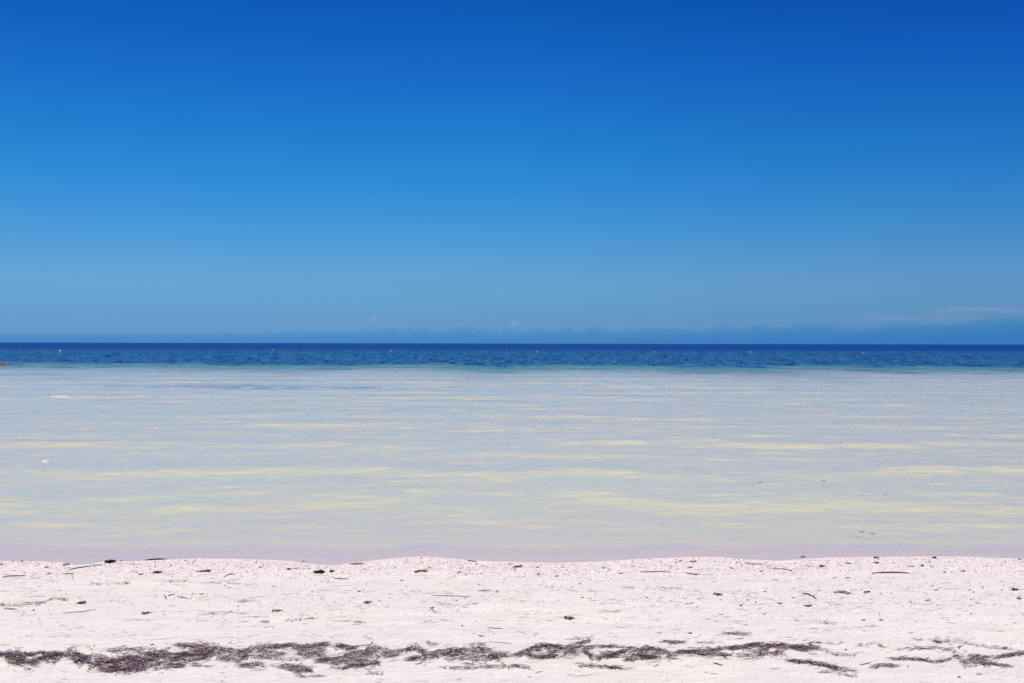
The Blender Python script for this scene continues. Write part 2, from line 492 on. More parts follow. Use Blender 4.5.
def cloud_bank():
    D0, D1 = 14000.0, 15600.0
    xs = np.linspace(-15000, 15000, 900)
    pxs = 512 + xs / D0 * FPX
    top = np.interp(pxs, [-500, 0, 120, 250, 330, 420, 520, 640, 760, 800, 860, 930, 985, 1005, 1024, 1500], [9, 10, 11, 13, 15, 16.5, 18, 18, 19.5, 23, 21.5, 23, 24, 27.5, 30, 31])
    rough = np.interp(pxs, [0, 300, 500, 800, 1024], [.25, .5, .8, 1, 1.35])
    nr = 15
    rows = []
    for k in range(nr):
        a = k / (nr - 1)
        y = D0 + (D1 - D0) * a * np.interp(pxs, [-200, 200, 520, 900, 1200], [.85, .9, 1.0, 1.35, 1.4])
        prof = math.sin(math.pi * (0.04 + 0.92 * a)) ** 0.5
        h = top + rough * (.35 + 1.3 * vnoise(pxs / 42, pxs * 0, 215)) * (9 * (np.abs(2 * vnoise(pxs / 11 + a * .4, pxs * 0 + a * .6, 211) - 1) - .45) + 5 * (np.abs(2 * vnoise(pxs / 4.5 + a * .3, pxs * 0 + a, 213) - 1) - .45)) - 1.0
        rows.append(np.stack([xs, y, 3 + np.maximum(h, 3) * prof * D0 / FPX], -1))
    bot = [np.stack([xs, y, np.full_like(xs, 2.0)], -1), np.stack([xs, np.full_like(xs, D0), np.full_like(xs, 2.0)], -1)]
    V = np.concatenate(rows + bot)
    nc = len(xs); n = nr + 2
    i = np.arange(n * nc).reshape(n, nc)
    i = np.concatenate([i, i[:1]])
    F = np.stack([i[:-1, :-1], i[:-1, 1:], i[1:, 1:], i[1:, :-1]], -1).reshape(-1, 4)
    me = mesh_from('cloud_bank', V, F)
    import bmesh
    bm = bmesh.new(); bm.from_mesh(me)
    bmesh.ops.holes_fill(bm, edges=[e for e in bm.edges if e.is_boundary], sides=0)
    bmesh.ops.recalc_face_normals(bm, faces=bm.faces)
    bm.to_mesh(me); bm.free()
    o = link('cloud_bank', me, cloud_volume('distant_cloud_air', 0.000004, (.6, .8, 1), 0.00044, (.14, .73, .99)))
    return tag(o, 'long low bank of hazy blue cloud with bumpy top along the horizon', 'cloud')
cloud_bank()
pink = cloud_volume('pink_cloud_air', 0.0030, (.98, .60, .74), 0.0, (1, 1, 1))
faint = cloud_volume('faint_cloud_air', 0.0010, (1.0, .52, .70), 0.0, (1, 1, 1))
puff('small_cloud', 373, 319.5, 9, 9, 12500, pink, 'faint round pink puff of cloud, left of the two puffs above the cloud bank', 3, .5)
puff('small_cloud', 514, 323.5, 10, 6, 12500, pink, 'small pink cloud tip poking from the top of the cloud bank at mid picture', 5, .5)
puff('cloud_streak', 985, 309.5, 150, 7, 13000, faint, 'thin pale pink streak of cloud above the bank at the far right', 8, .4, .10)
puff('cloud_wisp', 925, 317, 170, 7, 13200, faint, 'faint mauve wisp of cloud just under the pink streak', 12, .4, .05)
puff('tiny_cloud', 748, 290, 5, 2.2, 12000, pink, 'tiny pale fleck of cloud alone high above the cloud bank', 14, .3)

# ------------------------------------------------------------------ debris materials
def debris_material(name, stops, rough=0.85):
    t = NT(name)
    g = t.n('ShaderNodeNewGeometry')
    rnd = g.outputs['Random Per Island']
    nz = t.noise(g.outputs['Position'], 90, 3, 0.6)
    f = t.math('ADD', t.math('MULTIPLY', rnd, 0.8), t.math('MULTIPLY', nz, 0.2), True)
    c = t.ramp(f, stops)
    b = t.n('ShaderNodeBsdfPrincipled', None, Base_Color=c, Roughness=rough)
    b.inputs['Specular IOR Level'].default_value = 0.25
    t.link(b.outputs[0], t.out.inputs['Surface'])
    return t.m
MAT = {
    'wrack': debris_material('dry_seagrass', [(0.05, (.036, .017, .024)), (0.36, (.125, .075, .090)), (0.6, (.265, .188, .20)), (0.85, (.42, .36, .35)), (0.97, (.36, .22, .16))]),
    'wrack_dark': debris_material('dark_seagrass', [(0.05, (.022, .009, .015)), (0.38, (.088, .046, .062)), (0.62, (.21, .138, .155)), (0.86, (.40, .335, .335)), (0.97, (.24, .15, .12))]),
    'wrack_pale': debris_material('bleached_seagrass', [(0.05, (.10, .085, .10)), (0.5, (.22, .19, .21)), (0.85, (.36, .31, .33)), (0.97, (.34, .24, .20))]),
    'black': debris_material('wet_black_weed', [(0.1, (.006, .004, .007)), (0.8, (.025, .017, .024)), (1.0, (.07, .05, .05))], .6),
    'dark': debris_material('dark_weed', [(0.1, (.048, .032, .038)), (0.8, (.125, .09, .10)), (1.0, (.2, .15, .15))]),
    'floating': debris_material('drowned_weed', [(0.1, (.10, .10, .13)), (0.8, (.20, .19, .22))], .6),
    'grey': debris_material('grey_weed', [(0.1, (.10, .09, .11)), (0.8, (.21, .185, .205)), (1.0, (.3, .27, .28))]),
    'red': debris_material('red_brown_bark', [(0.1, (.09, .028, .026)), (0.8, (.19, .065, .055)), (1.0, (.28, .14, .11))]),
    'brown': debris_material('brown_bark', [(0.1, (.11, .06, .035)), (0.8, (.20, .115, .07)), (1.0, (.31, .2, .14))]),
    'orange': debris_material('orange_leaf', [(0.1, (.42, .20, .09)), (0.9, (.55, .30, .16))]),
    'green': debris_material('green_leaf', [(0.1, (.13, .17, .03)), (0.9, (.26, .30, .07))]),
    'olive': debris_material('olive_weed', [(0.1, (.05, .05, .02)), (0.9, (.13, .12, .06))]),
    'pink': debris_material('pink_shell', [(0.1, (.42, .26, .25)), (0.9, (.55, .38, .36))]),
}

# ------------------------------------------------------------------ strands (flat seagrass blades)
def strands(cx, cy, cz, ang, length, width, segs=4, lift=0.01, wav=0.5, rng=RNG):
    """Vertices and quads of many curved flat blades."""
    n = len(cx)
    K = segs + 1
    s = np.linspace(-.5, .5, K)[None, :]
    curve = rng.normal(0, wav, n)[:, None]
    th = ang[:, None] + curve * s * 2 + rng.normal(0, wav * .25, (n, K))
    step = (length / segs)[:, None]
    dx = np.cumsum(np.cos(th) * step, 1); dy = np.cumsum(np.sin(th) * step, 1)
    dx -= dx.mean(1, keepdims=True); dy -= dy.mean(1, keepdims=True)
    x = cx[:, None] + dx; y = cy[:, None] + dy
    tilt = rng.normal(0, 1, n)[:, None] * lift
    z = cz[:, None] + tilt * s * 2 + np.abs(rng.normal(0, lift * .35, (n, K)))
    roll = rng.uniform(-.7, .7, n)[:, None] + rng.normal(0, .3, (n, K))
    w = (width[:, None] * (1 - (2 * s) ** 4 * .7)) / 2
    nx = -np.sin(th) * np.cos(roll) * w; ny = np.cos(th) * np.cos(roll) * w; nz = np.sin(roll) * w
    A = np.stack([x + nx, y + ny, z + nz], -1); B = np.stack([x - nx, y - ny, z - nz], -1)
    V = np.stack([A, B], 2)                                   # n, K, 2, 3
    idx = np.arange(n * K * 2).reshape(n, K, 2)
    F = np.stack([idx[:, :-1, 0], idx[:, 1:, 0], idx[:, 1:, 1], idx[:, :-1, 1]], -1).reshape(-1, 4)
    return V.reshape(-1, 3), F

def cat(parts):
    vs, fs, o = [], [], 0
    for v, f in parts:
        vs.append(v); fs.append(f + o); o += len(v)
    return np.concatenate(vs), np.concatenate(fs)

def finish(name, parts, mat, label, category, group=None):
    v, f = cat(parts)
    c = v.mean(0); c[2] = v[:, 2].min()
    me = mesh_from(name, v - c, f)
    return tag(link(name, me, MAT[mat], c), label, category, group)

def stroke(pts, dens, lmul=1.0, lift=.0028, heap=.011, spread=.33, wmul=1.0):
    """Blades along a line of (pixel, row, half height in rows)."""
    P = np.array(pts, float)
    seg = np.hypot(np.diff(P[:, 0]), np.diff(P[:, 1]) * 2)
    area = float((np.diff(P[:, 0]).__abs__() * (P[:-1, 2] + P[1:, 2])).sum() + 1.0)
    thin = P[:, 2].mean() < .75
    n = max(8, int(area * dens * (.8 if thin else 1.9)))
    cum = np.concatenate([[0], np.cumsum(seg)])
    q = RNG.uniform(0, cum[-1], n)
    px = np.interp(q, cum, P[:, 0]); row = np.interp(q, cum, P[:, 1]); hh = np.interp(q, cum, P[:, 2])
    k = np.clip(np.searchsorted(cum, q) - 1, 0, len(seg) - 1)
    off = np.clip(RNG.normal(0, .6, n), -1.4, 1.4)
    halo = RNG.random(n) < .20          # loose blades strewn around the heap
    off = np.where(halo, off * 2.0, off)
    # ragged: noise decides how far the band reaches
    hh = hh * (0.6 + 0.9 * vnoise(px / 7, px * 0 + 4, 301))
    rw = row + off * hh
    if n > 150:      # knots and gaps
        keep = vnoise(px / 5.5, rw / 2.4, 303) + .45 * RNG.random(n) > .52
        px, row, rw, hh, off, k = px[keep], row[keep], rw[keep], hh[keep], off[keep], k[keep]; n = len(px)
    x, y, z = at_many(px + RNG.normal(0, 1.0, n), rw)
    x0, y0, _ = at_many(P[:, 0], P[:, 1])
    tang = np.arctan2(np.diff(y0), np.diff(x0))[k]
    ang = tang + RNG.normal(0, spread, n)
    wild = RNG.random(n) < .22
    ang = np.where(wild, RNG.uniform(0, math.pi, n), ang)
    ln = np.clip(RNG.lognormal(math.log(.040 * lmul), .5, n), .012, .18)
    wd = RNG.uniform(.0018, .0052, n) * wmul
    z = z + .004 + RNG.random(n) * heap * np.clip(1 - off ** 2, .1, 1)
    return strands(x, y, z, ang, ln, wd, 4, lift, .6)

WR = 'beached seagrass heaps along the lower tide line'
def wrack(name, label, mat, strokes, cat_='seaweed'):
    return finish(name, [stroke(*s) if isinstance(s, tuple) else stroke(s, .8) for s in strokes], mat, label, cat_, WR)

D, L = .80, .36
wrack('seagrass_heap', 'dark heap of dry seagrass cut by the left edge, split by a pale sand gap', 'wrack_dark', [
    ([(-6, 655, 2), (6, 656, 2.5), (14, 656, 3.5), (24, 661, 4)], D), ([(12, 653.5, 1.2), (24, 655, 1.2), (32, 655.5, .8), (42, 653.8, 1.4), (56, 655, 1), (68, 655, 2)], D),
    ([(8, 660, 3), (22, 663, 3.5), (29, 665, 3), (40, 660, 2.5), (52, 658, 2.5), (62, 657, 2.5)], L + .2), ([(48, 663, 1.5), (58, 661, 1.5)], .4)])
wrack('seagrass_heap', 'thickest and longest dark heap of dry seagrass, sagging in the middle', 'wrack_dark', [
    ([(66, 654, 2.2), (75, 656, 3.5), (85, 660, 4.5), (95, 662, 4.5), (105, 663, 5), (115, 663, 5), (128, 661, 5), (140, 660, 5), (155, 657.5, 4.5), (165, 657, 4), (180, 657, 4), (195, 656, 3.5), (206, 654.5, 2.5), (216, 652, 2)], D),
    ([(74, 660, 2.5), (84, 663, 2.5)], D), ([(98, 670, 2), (110, 672, 2), (125, 671, 2)], L), ([(110, 668, 2), (128, 669, 2.5), (145, 668, 3), (165, 666, 2.5), (182, 667, 1.5)], L + .2), ([(122, 673, 1), (135, 672, 1.2), (145, 670, 1)], L)])
wrack('seagrass_wisp', 'flat grey wisp of seagrass above the sagging middle of the thickest dark heap', 'wrack', [([(108, 651.5, 1.2), (128, 650.5, 1.5), (146, 650, 1.5)], L)])
wrack('seagrass_mat', 'thin grey mat of seagrass on the seaward side of the thickest heap, right part', 'wrack', [
    ([(177, 645.5, 1.5), (190, 647, 2.2), (200, 647, 2), (215, 646.5, 2)], L + .25), ([(195, 650, 2), (212, 649, 2)], L)])
wrack('seagrass_tangle', 'loose grey tangle of bleached seagrass at the right end of the thickest dark heap', 'wrack', [
    ([(214, 649, 2), (226, 651, 2.5), (240, 653, 2.5), (256, 650, 2.5)], L + .15), ([(216, 656, 3.5), (228, 660, 3.5), (238, 660, 3), (248, 656, 3)], L), ([(240, 656, .6), (248, 658, .6), (256, 656, .6)], .9),
    ([(192, 666, .8), (215, 667, 1)], .3)])
wrack('seagrass_patch', 'small low patch of dark seagrass on the near side of the grey tangle', 'wrack', [([(240, 666.5, 1.2), (250, 666.5, 1.8), (262, 665, 1.4)], L + .2), ([(262, 667, .5), (276, 666.5, .5)], .5)])
wrack('seagrass_heap', 'seagrass ridge with dark upper edge and pale grey middle, looping around bare sand', 'wrack', [
    ([(254, 649, 2), (264, 648.5, 2), (275, 648, 2.2), (290, 647, 2.2), (302, 648, 2), (316, 645.5, 1.8), (329, 645, 1.5)], D), ([(258, 653, 2), (285, 655, 2)], L),
    ([(298, 653, 3), (312, 653, 4), (326, 651, 4)], L), ([(256, 658, .8), (280, 659.5, .8), (300, 660.5, .8)], L), ([(327, 646, .5), (333, 648, .5), (338, 651, .8)], .9), ([(303, 658, 2.5), (318, 656, 3)], .3)])
wrack('seagrass_clump', 'short dark seagrass clump beside the bare sand loop, seaward of the pale heap', 'wrack_dark', [([(336, 645.5, 1), (343, 647.5, 2.2), (348, 649, 2), (357, 648.5, 1)], D)])
wrack('seagrass_heap', 'wide pale grey heap of seagrass with dark top and lower rim, left of centre', 'wrack', [
    ([(318, 661, 1.8), (335, 660, 2), (345, 658.5, 2.5), (354, 655, 3), (362, 653, 3), (374, 651.5, 3), (386, 653, 3.2), (397, 654, 2.5)], D),
    ([(328, 667, 1), (336, 668, 1.2), (344, 669, 1.2), (352, 666.5, 1.5), (364, 666, 1.2), (378, 664, 1)], D), ([(334, 664, 3), (355, 662, 4), (380, 660, 4.5)], L + .12), ([(386, 657, 2), (396, 656, 1.6)], L)])
wrack('seagrass_patch', 'separate oval patch of grey seagrass on the near side of the looping ridge', 'wrack', [([(281, 667.5, 2), (290, 669, 3), (300, 670, 3), (310, 671, 2.4)], L + .3)])
wrack('seagrass_heap', 'compact dark arched heap of seagrass left of centre with a tapering right tip', 'wrack_dark', [
    ([(397, 654, 1.6), (404, 652, 2), (414, 648.5, 2), (421, 650.5, 2), (425, 655, 2.5)], L + .2), ([(408, 660.5, 1.5), (420, 659, 2.5), (430, 656, 3), (445, 653.5, 3.2), (455, 652, 3), (470, 651, 2.8), (480, 651.5, 2.8), (490, 655, 2.5), (500, 659, 1.2)], D),
    ([(445, 657, 3), (465, 659.5, 3.5), (492, 660, 3)], L - .12), ([(498, 654.5, 1.2), (510, 657, .8)], L + .2)])
wrack('seagrass_wisp', 'small dark wisp of seagrass lying above the arched heap', 'wrack', [([(425, 643, .6), (431, 644.5, 1), (438, 645.5, .6)], D)])
wrack('seagrass_wisp', 'short thin wisp of seagrass above the right half of the arched heap', 'wrack', [([(474, 644, .4), (482, 645.2, .5), (490, 646.4, .4)], .9)])
wrack('seagrass_strand', 'thin dark line of seagrass curving below the arched heap', 'wrack', [([(440, 667.5, .5), (455, 669.5, .6), (470, 669, .5), (480, 668, .8), (495, 668, .8), (508, 667, .9), (520, 666.5, .6)], D)])
wrack('seagrass_heap', 'ring shaped heap of dark seagrass right of centre with strands pointing up to the sea', 'wrack_dark', [
    ([(514, 656, 1), (524, 653.5, 1.8), (531, 650.5, 2), (537, 647.5, 1.5), (550, 646.5, 1.2), (562, 648, 1.5), (570, 650, 2), (580, 649.5, 2), (592, 648.5, 2)], D),
    ([(527, 654, 2), (535, 657, 1.8), (545, 658, 1), (556, 657.5, 1)], D), ([(528, 653, 3.5), (550, 652.5, 4), (575, 653, 3.5), (592, 651, 3)], L), ([(568, 647, .8), (580, 644.5, .8), (590, 641.5, .8)], D), ([(574, 639.5, .4), (592, 639, .5)], .8)])
wrack('seagrass_heap', 'sloping heap of seagrass between the ring shaped heap and the long straight bank', 'wrack_dark', [
    ([(586, 652, 1.5), (592, 657, 1.8), (600, 659, 2), (612, 656.5, 2), (620, 653.5, 2), (630, 650.5, 2), (640, 650.5, 2), (650, 650, 1.8), (660, 651, 1.5), (668, 653.5, 1)], D),
    ([(628, 660, 1.2), (637, 660, 1)], D), ([(639, 658.5, 2), (648, 658.5, 2), (655, 658.5, 1.5)], L + .3), ([(600, 655, 3), (625, 655, 3.5), (650, 655, 3.5), (680, 655.5, 3)], L)])
wrack('seagrass_wisp', 'brownish wisp of seagrass lying on the sea side of the sloping heap', 'wrack', [([(602, 648, .8), (612, 647, .9), (623, 648, .6)], D)])
wrack('seagrass_strand', 'long thin grey smear of seagrass on clean sand in front of the ring shaped heap', 'wrack', [([(578, 666, .9), (592, 667, 1.1), (600, 667.5, 1.3), (612, 668.5, .9), (630, 669, .6)], L + .1)])
wrack('seagrass_wisp', 'faint bluish wisp of seagrass in front of the left end of the ring shaped heap', 'wrack_pale', [([(512, 667, .8), (522, 667.5, 1.2), (530, 668.5, 1.2)], .45)])
wrack('seagrass_heap', 'long straight bank of seagrass right of centre ending in the blackest dense tip', 'wrack_dark', [
    ([(678, 653, 1.8), (690, 653, 1.8), (705, 652, 2), (715, 651.5, 2), (725, 650, 2), (735, 648.5, 2), (745, 647, 2), (756, 645.8, 1.5), (768, 646, 1.5), (780, 647, 2.2), (792, 648, 2.6), (803, 648.5, 2.6), (816, 648.5, 2)], D + .1),
    ([(700, 655.5, 1.5), (730, 655.5, 2)], L), ([(738, 656, 1.8), (750, 657, 2), (766, 655, 2.2), (785, 652.5, 2)], L + .1), ([(745, 652, 1.5), (768, 650, 1.5)], L)])
wrack('seagrass_wisp', 'pale grey wisp of seagrass on the sand above the left end of the long bank', 'wrack_pale', [([(664, 642, 1), (675, 643, 1.2), (685, 643, .8)], L + .3)])
wrack('seagrass_wisp', 'thin flat brownish wisp right of the pale grey one above the long bank', 'wrack', [([(696, 643, .5), (706, 642.8, .5), (722, 644, .5)], L + .3)])
wrack('seagrass_tuft', 'small spindly tuft of seagrass on open sand above the long straight bank', 'wrack', [([(722, 634, .6), (735, 634.5, 1.2), (748, 635.5, 1)], L + .15)])
wrack('seagrass_strand', 'thin dark strand sweeping right from the black tip of the long bank', 'wrack_dark', [([(814, 648.5, 1), (822, 650.5, .7), (832, 654, .6), (843, 655.8, .6), (852, 655.6, .5), (861, 653.5, .5)], D)])
wrack('seagrass_strand', 'fine dark strand reaching right above the sweeping one, forked at its start', 'wrack_dark', [([(800, 645.5, .6), (813, 643, .6), (820, 643, .5), (832, 644.2, .4), (842, 643.3, .4)], D)])
wrack('seagrass_strand', 'slanting dark spindle of seagrass on bare sand in front of the sweeping strand', 'wrack_dark', [([(788, 661.5, .5), (800, 662.5, .8), (815, 664, 1), (828, 666.8, 1.1), (840, 670, 1.3), (855, 670.5, .9)], D + .2)])
wrack('seagrass_wisp', 'thin brown wisp trailing under the slanting dark spindle', 'wrack', [([(822, 673, .7), (835, 673, .5), (845, 675.8, .5), (855, 677, .4)], D)])
wrack('seagrass_tangle', 'uppermost loose line of seagrass at right, with a black knot', 'wrack_dark', [
    ([(916, 640, .4), (934, 641, .4), (945, 641, .5), (950, 641.5, .4)], L), ([(935, 642, .8), (942, 644, .8)], D + .3), ([(944, 641.8, .6), (950, 642, .5)], D), ([(960, 643.8, .6), (972, 644.5, .9), (983, 647, .7), (990, 648.4, .5), (1000, 648.5, .4), (1012, 649.8, .5)], D)])
wrack('seagrass_strand', 'long straight dark strand of seagrass at right, below the line with the black knot', 'wrack_dark', [([(896, 650, .4), (909, 649.5, .8), (925, 649, .7), (940, 649, .6), (949, 651, .5)], D), ([(948, 650.5, .5), (956, 649, .8), (963, 647, .5)], D)])
wrack('seagrass_strand', 'thin wavering strand of seagrass at right linking to the spreading tangle near the right edge', 'wrack', [([(893, 659.5, 1), (914, 660, .9), (928, 661.5, .7), (935, 663, .7), (946, 661.5, .6), (953, 659, .6)], L + .3)])
wrack('seagrass_tangle', 'spreading black tangle of seagrass close to the right edge', 'wrack_dark', [
    ([(953, 655, 1.5), (958, 656.5, 2), (970, 657, 1.6), (985, 658, 1.5), (995, 658, 1.5), (1008, 656.5, .8), (1018, 655, 1.5), (1030, 653, 1.5)], D), ([(962, 662, 1.5), (972, 664, 2), (985, 664.5, 1.6), (1006, 667, .8)], L + .35), ([(970, 660, 1.5), (990, 661, 1.2)], L)])
wrack('seagrass_wisp', 'pale grey wisp of seagrass left of the wavering strand at right', 'wrack_pale', [([(872, 668, 1.2), (885, 666, 1.3), (897, 667, 1.2)], L + .2)])
wrack('seagrass_strand', 'broken zigzag strand of seagrass right of the dark red pebble', 'wrack', [([(855, 649, .4), (860, 646, .5), (868, 645.5, .6), (875, 643.2, .6), (883, 648, .7)], L + .5)])
wrack('seagrass_wisp', 'thin brown wisp near the bottom edge, just below the oval patch', 'wrack', [([(298, 677.5, .4), (312, 677, .6), (322, 676.5, .4)], L + .5)])
wrack('seagrass_wisp', 'thin brown wisp near the bottom edge, below the wide pale grey heap', 'wrack', [([(366, 674, .4), (376, 674.6, .5), (386, 675.6, .5)], L + .5)])

# ------------------------------------------------------------------ single pieces on the sand
def tube(pts3, radii, sides=6):
    P = [Vector(p) for p in pts3]
    V, F = [], []
    for i, p in enumerate(P):
        d = (P[min(i + 1, len(P) - 1)] - P[max(i - 1, 0)]).normalized()
        a = d.cross(Vector((0, 0, 1)))
        a = a.normalized() if a.length > 1e-4 else Vector((1, 0, 0))
        b = a.cross(d)
        for k in range(sides):
            th = 2 * math.pi * k / sides
            r = radii[i] * (0.8 + 0.4 * random.random())
            V.append((p + (a * math.cos(th) + b * math.sin(th)) * r)[:])
    for i in range(len(P) - 1):
        for k in range(sides):
            F.append((i * sides + k, i * sides + (k + 1) % sides, (i + 1) * sides + (k + 1) % sides, (i + 1) * sides + k))
    V.append(P[0][:]); V.append(P[-1][:])
    for k in range(sides):
        F.append((len(V) - 2, (k + 1) % sides, k, k)); b0 = (len(P) - 1) * sides
        F.append((len(V) - 1, b0 + k, b0 + (k + 1) % sides, b0 + (k + 1) % sides))
    return np.array(V), [f for f in F]

def tube_parts(pts, r, n=9):
    P = np.array(pts, float)
    u = np.linspace(0, len(P) - 1, n)
    px = np.interp(u, np.arange(len(P)), P[:, 0]); row = np.interp(u, np.arange(len(P)), P[:, 1])
    out, rad = [], []
    for i, (a, b) in enumerate(zip(px, row)):
        q = at(a + random.uniform(-.3, .3), b)
        s = i / (n - 1)
        rr = r * (0.35 + 0.65 * math.sin(math.pi * min(.97, max(.06, s))) ** .5)
        out.append(q + Vector((0, random.uniform(-.003, .003), rr * .7 + .002))); rad.append(rr)
    v, f = tube(out, rad)
    return v, np.array([g for g in f])

def quads_only(v, f):
    f4 = np.array([g for g in f if len(set(g)) == 4]); f3 = np.array([[g[0], g[1], g[2]] for g in f if len(set(g)) == 3])
    return f4, f3

def place(name, v, f4, f3, mat, label, category, group):
    v = np.array(v, float)
    c = v.mean(0); c[2] = v[:, 2].min()
    return tag(link(name, mesh_from(name, v - c, f4 if f4 is not None and len(f4) else None, f3 if f3 is not None and len(f3) else None), MAT[mat], c), label, category, group)

def twig(pts, wpx, mat, label, name='twig', category='twig', group='twigs and sticks lying on the sand', branches=()):
    vs, fs, o = [], [], 0
    for p_ in (pts, *branches):
        q = at(*p_[0]); r = wpx * .8 * q.y / FPX / 2
        v, f = tube_parts(p_, r if p_ is pts else r * .7)
        vs.append(v); fs += [tuple(i + o for i in g) for g in f]; o += len(v)
    v = np.concatenate(vs)
    f4, f3 = quads_only(v, fs)
    return place(name, v, f4, f3, mat, label, category, group)

def clump(cx, row, wpx, hpx, mat, label, name='seaweed_clump', category='seaweed', group='small seaweed clumps on the upper sand', n=60, core=None, wmul=1.4):
    """A low lump of tangled weed: a knobbly core and many blades over it."""
    core = (mat == 'black') if core is None else core
    n = n if core else int(n * 1.6)
    c = at(cx, row)
    k = c.y / FPX
    rx, rz = wpx * k / 2 * 1.12, hpx * k * .8
    ry = min(rx * .8, .05)
    sub = [(random.uniform(-.65, .65), random.uniform(-.5, .5), random.uniform(.28, .6)) for _ in range(5)] + [(0, 0, .6)]
    w_ = np.array([q_[2] for q_ in sub]); pick = RNG.choice(len(sub), n, p=w_ / w_.sum())
    S = np.array(sub)[pick]
    q = np.abs(RNG.normal(0, .5, n)).clip(0, 1.1); t = RNG.uniform(0, 2 * math.pi, n)
    x = c.x + rx * (S[:, 0] + np.cos(t) * q * S[:, 2]); y = c.y + ry * (S[:, 1] + np.sin(t) * q * S[:, 2])
    z = ground_z(x, y) + .002 + rz * S[:, 2] * 1.3 * np.sqrt(np.clip(1 - q ** 2, .05, 1)) * RNG.uniform(.2, 1, n)
    ang = RNG.normal(0, .7, n)
    ln = np.clip(RNG.normal(rx * .45, rx * .2, n), .010, .16)
    v, f = strands(x, y, z, ang, ln, RNG.uniform(.003, .006, n) * wmul, 4, .003, 1.0)
    f3 = None
    if core:
        iv, if_ = ico(3)
        fl, o_ = [], len(v)
        for k_, (sx_, sy_, sr_) in enumerate(sub):
            rr = 1 + .9 * fbm(iv[:, 0] * 2.5 + cx + k_ * 7, iv[:, 1] * 2.5 + iv[:, 2] * 2 + row, 401, 3)
            cv = iv * rr[:, None] * np.array([rx * .6 * sr_, ry * .8 * sr_, rz * .95 * sr_]) + np.array([c.x + rx * sx_, c.y + ry * sy_, c.z + rz * .05])
            fl.append(if_ + o_); o_ += len(iv); v = np.concatenate([v, cv])
        f3 = np.concatenate(fl)
    return place(name, v, f, f3, mat, label, category, group)

def chip(cx, row, wpx, hpx, mat, label, name='leaf_fragment', category='leaf', group='small bits of leaf and shell on the sand'):
    """A curled flake: a bent disc with thickness and a notched rim."""
    c = at(cx, row); k = c.y / FPX
    a, b = wpx * k / 2 * .8, max(wpx * k * .28, .0035)
    lift = hpx * k * .6
    ph = random.uniform(0, 6.28)
    nr, na = 4, 14
    top, bot = [], []
    for i in range(nr):
        for j in range(na):
            th = 2 * math.pi * j / na
            r = (i + .15) / (nr - .85) * (1 + .22 * math.sin(3 * th + ph) * (i / nr))
            x, y = a * r * math.cos(th), b * r * math.sin(th)
            z = lift * (.25 + .75 * (r * math.cos(th - .6)) ** 2)
            top.append((c.x + x, c.y + y, c.z + z + .0015)); bot.append((c.x + x * .97, c.y + y * .97, c.z + z * .9 - .001))
    V = top + bot; F = []; o = nr * na
    for i in range(nr - 1):
        for j in range(na):
            q = (i * na + j, i * na + (j + 1) % na, (i + 1) * na + (j + 1) % na, (i + 1) * na + j)
            F.append(q); F.append(tuple(o + w for w in q[::-1]))
    for j in range(na):
        e = (nr - 1) * na
        F.append((e + j, e + (j + 1) % na, o + e + (j + 1) % na, o + e + j))
    F3 = []
    for j in range(1, na - 1):
        F3.append((0, j, j + 1)); F3.append((o, o + j + 1, o + j))
    return place(name, V, np.array(F), np.array(F3), mat, label, category, group)

def pebble(cx, row, wpx, mat, label, name='pebble', category='pebble', group='small dark pebbles on the sand'):
    c = at(cx, row); k = c.y / FPX
    v, f = ico(3)
    rr = 1 + .5 * fbm(v[:, 0] * 1.7 + cx, v[:, 1] * 1.7 + v[:, 2] * 1.3, int(cx), 2)
    v = v * rr[:, None] * np.array([wpx * k / 2, wpx * k / 2 * .8, wpx * k / 2 * .6]) + np.array([c.x, c.y, c.z + wpx * k * .2])
    return place(name, v, None, f, mat, label, category, group)

# --- clumps
clump(112.5, 561.8, 17, 2.2, 'black', 'flat black seaweed clump on the waterline near the left, beside the little inlet', n=80)
chip(121, 561, 3, 2, 'black', 'tiny black scrap touching the right end of the flat black clump on the waterline')
clump(157, 560.3, 19, 1.9, 'black', 'long low black seaweed clump on the waterline, right of the flat one by the inlet', n=80)
clump(321, 572.2, 13, 3.2, 'black', 'blackest and thickest seaweed clump, alone in front of the inlet left of centre', n=90)
clump(331.5, 571.8, 7, 1.8, 'black', 'small ragged black scrap trailing off the right of the blackest seaweed clump', n=30)
clump(156.5, 573, 9, 2.6, 'dark', 'spiky dark tuft with brown fringe, below the long black clump on the waterline', name='seaweed_tuft', n=46)
clump(84, 603.2, 13, 1.8, 'dark', 'dark brown spindle shaped scrap of weed, right of the long wavy strand at left', n=46)
clump(517.5, 567.3, 11, 2.6, 'red', 'reddish brown clump of dried weed on the crest at mid picture', name='seaweed_tuft', n=36, core=False)
clump(823, 567, 6, 2.6, 'brown', 'arched brown scrap of weed standing on the crest at right', n=24)
clump(922.5, 566.3, 3.2, 2.6, 'olive', 'small dark green tuft near the right end of the red brown driftwood stick', name='seaweed_tuft', n=20)
clump(367.5, 602.8, 13, 1.6, 'dark', 'thin scattered black tuft on open sand left of the long thin stick', name='seaweed_tuft', n=26, core=False, wmul=1)
clump(289.5, 569.6, 5, 1.9, 'brown', 'dull brown scrap of weed touching the yellow green leaf', n=20)
clump(276, 611.5, 12, 1.4, 'grey', 'wispy grey tuft of weed on open sand left of centre', name='seaweed_tuft', n=26, core=False)
clump(876, 558.2, 6, 1.5, 'olive', 'dark olive crumbs of weed on the waterline at right', n=20)
clump(567.5, 618.6, 13, 1.2, 'dark', 'beaded dark scrap of weed above the ring shaped heap', n=26, core=False)
clump(719, 595, 11, 1.8, 'brown', 'line of brown crumbs of weed on the older tide line right of centre', n=26, core=False)
clump(1016, 590, 12, 1.3, 'dark', 'dark weed crumbs lying in a row at the right edge', n=28, core=False)
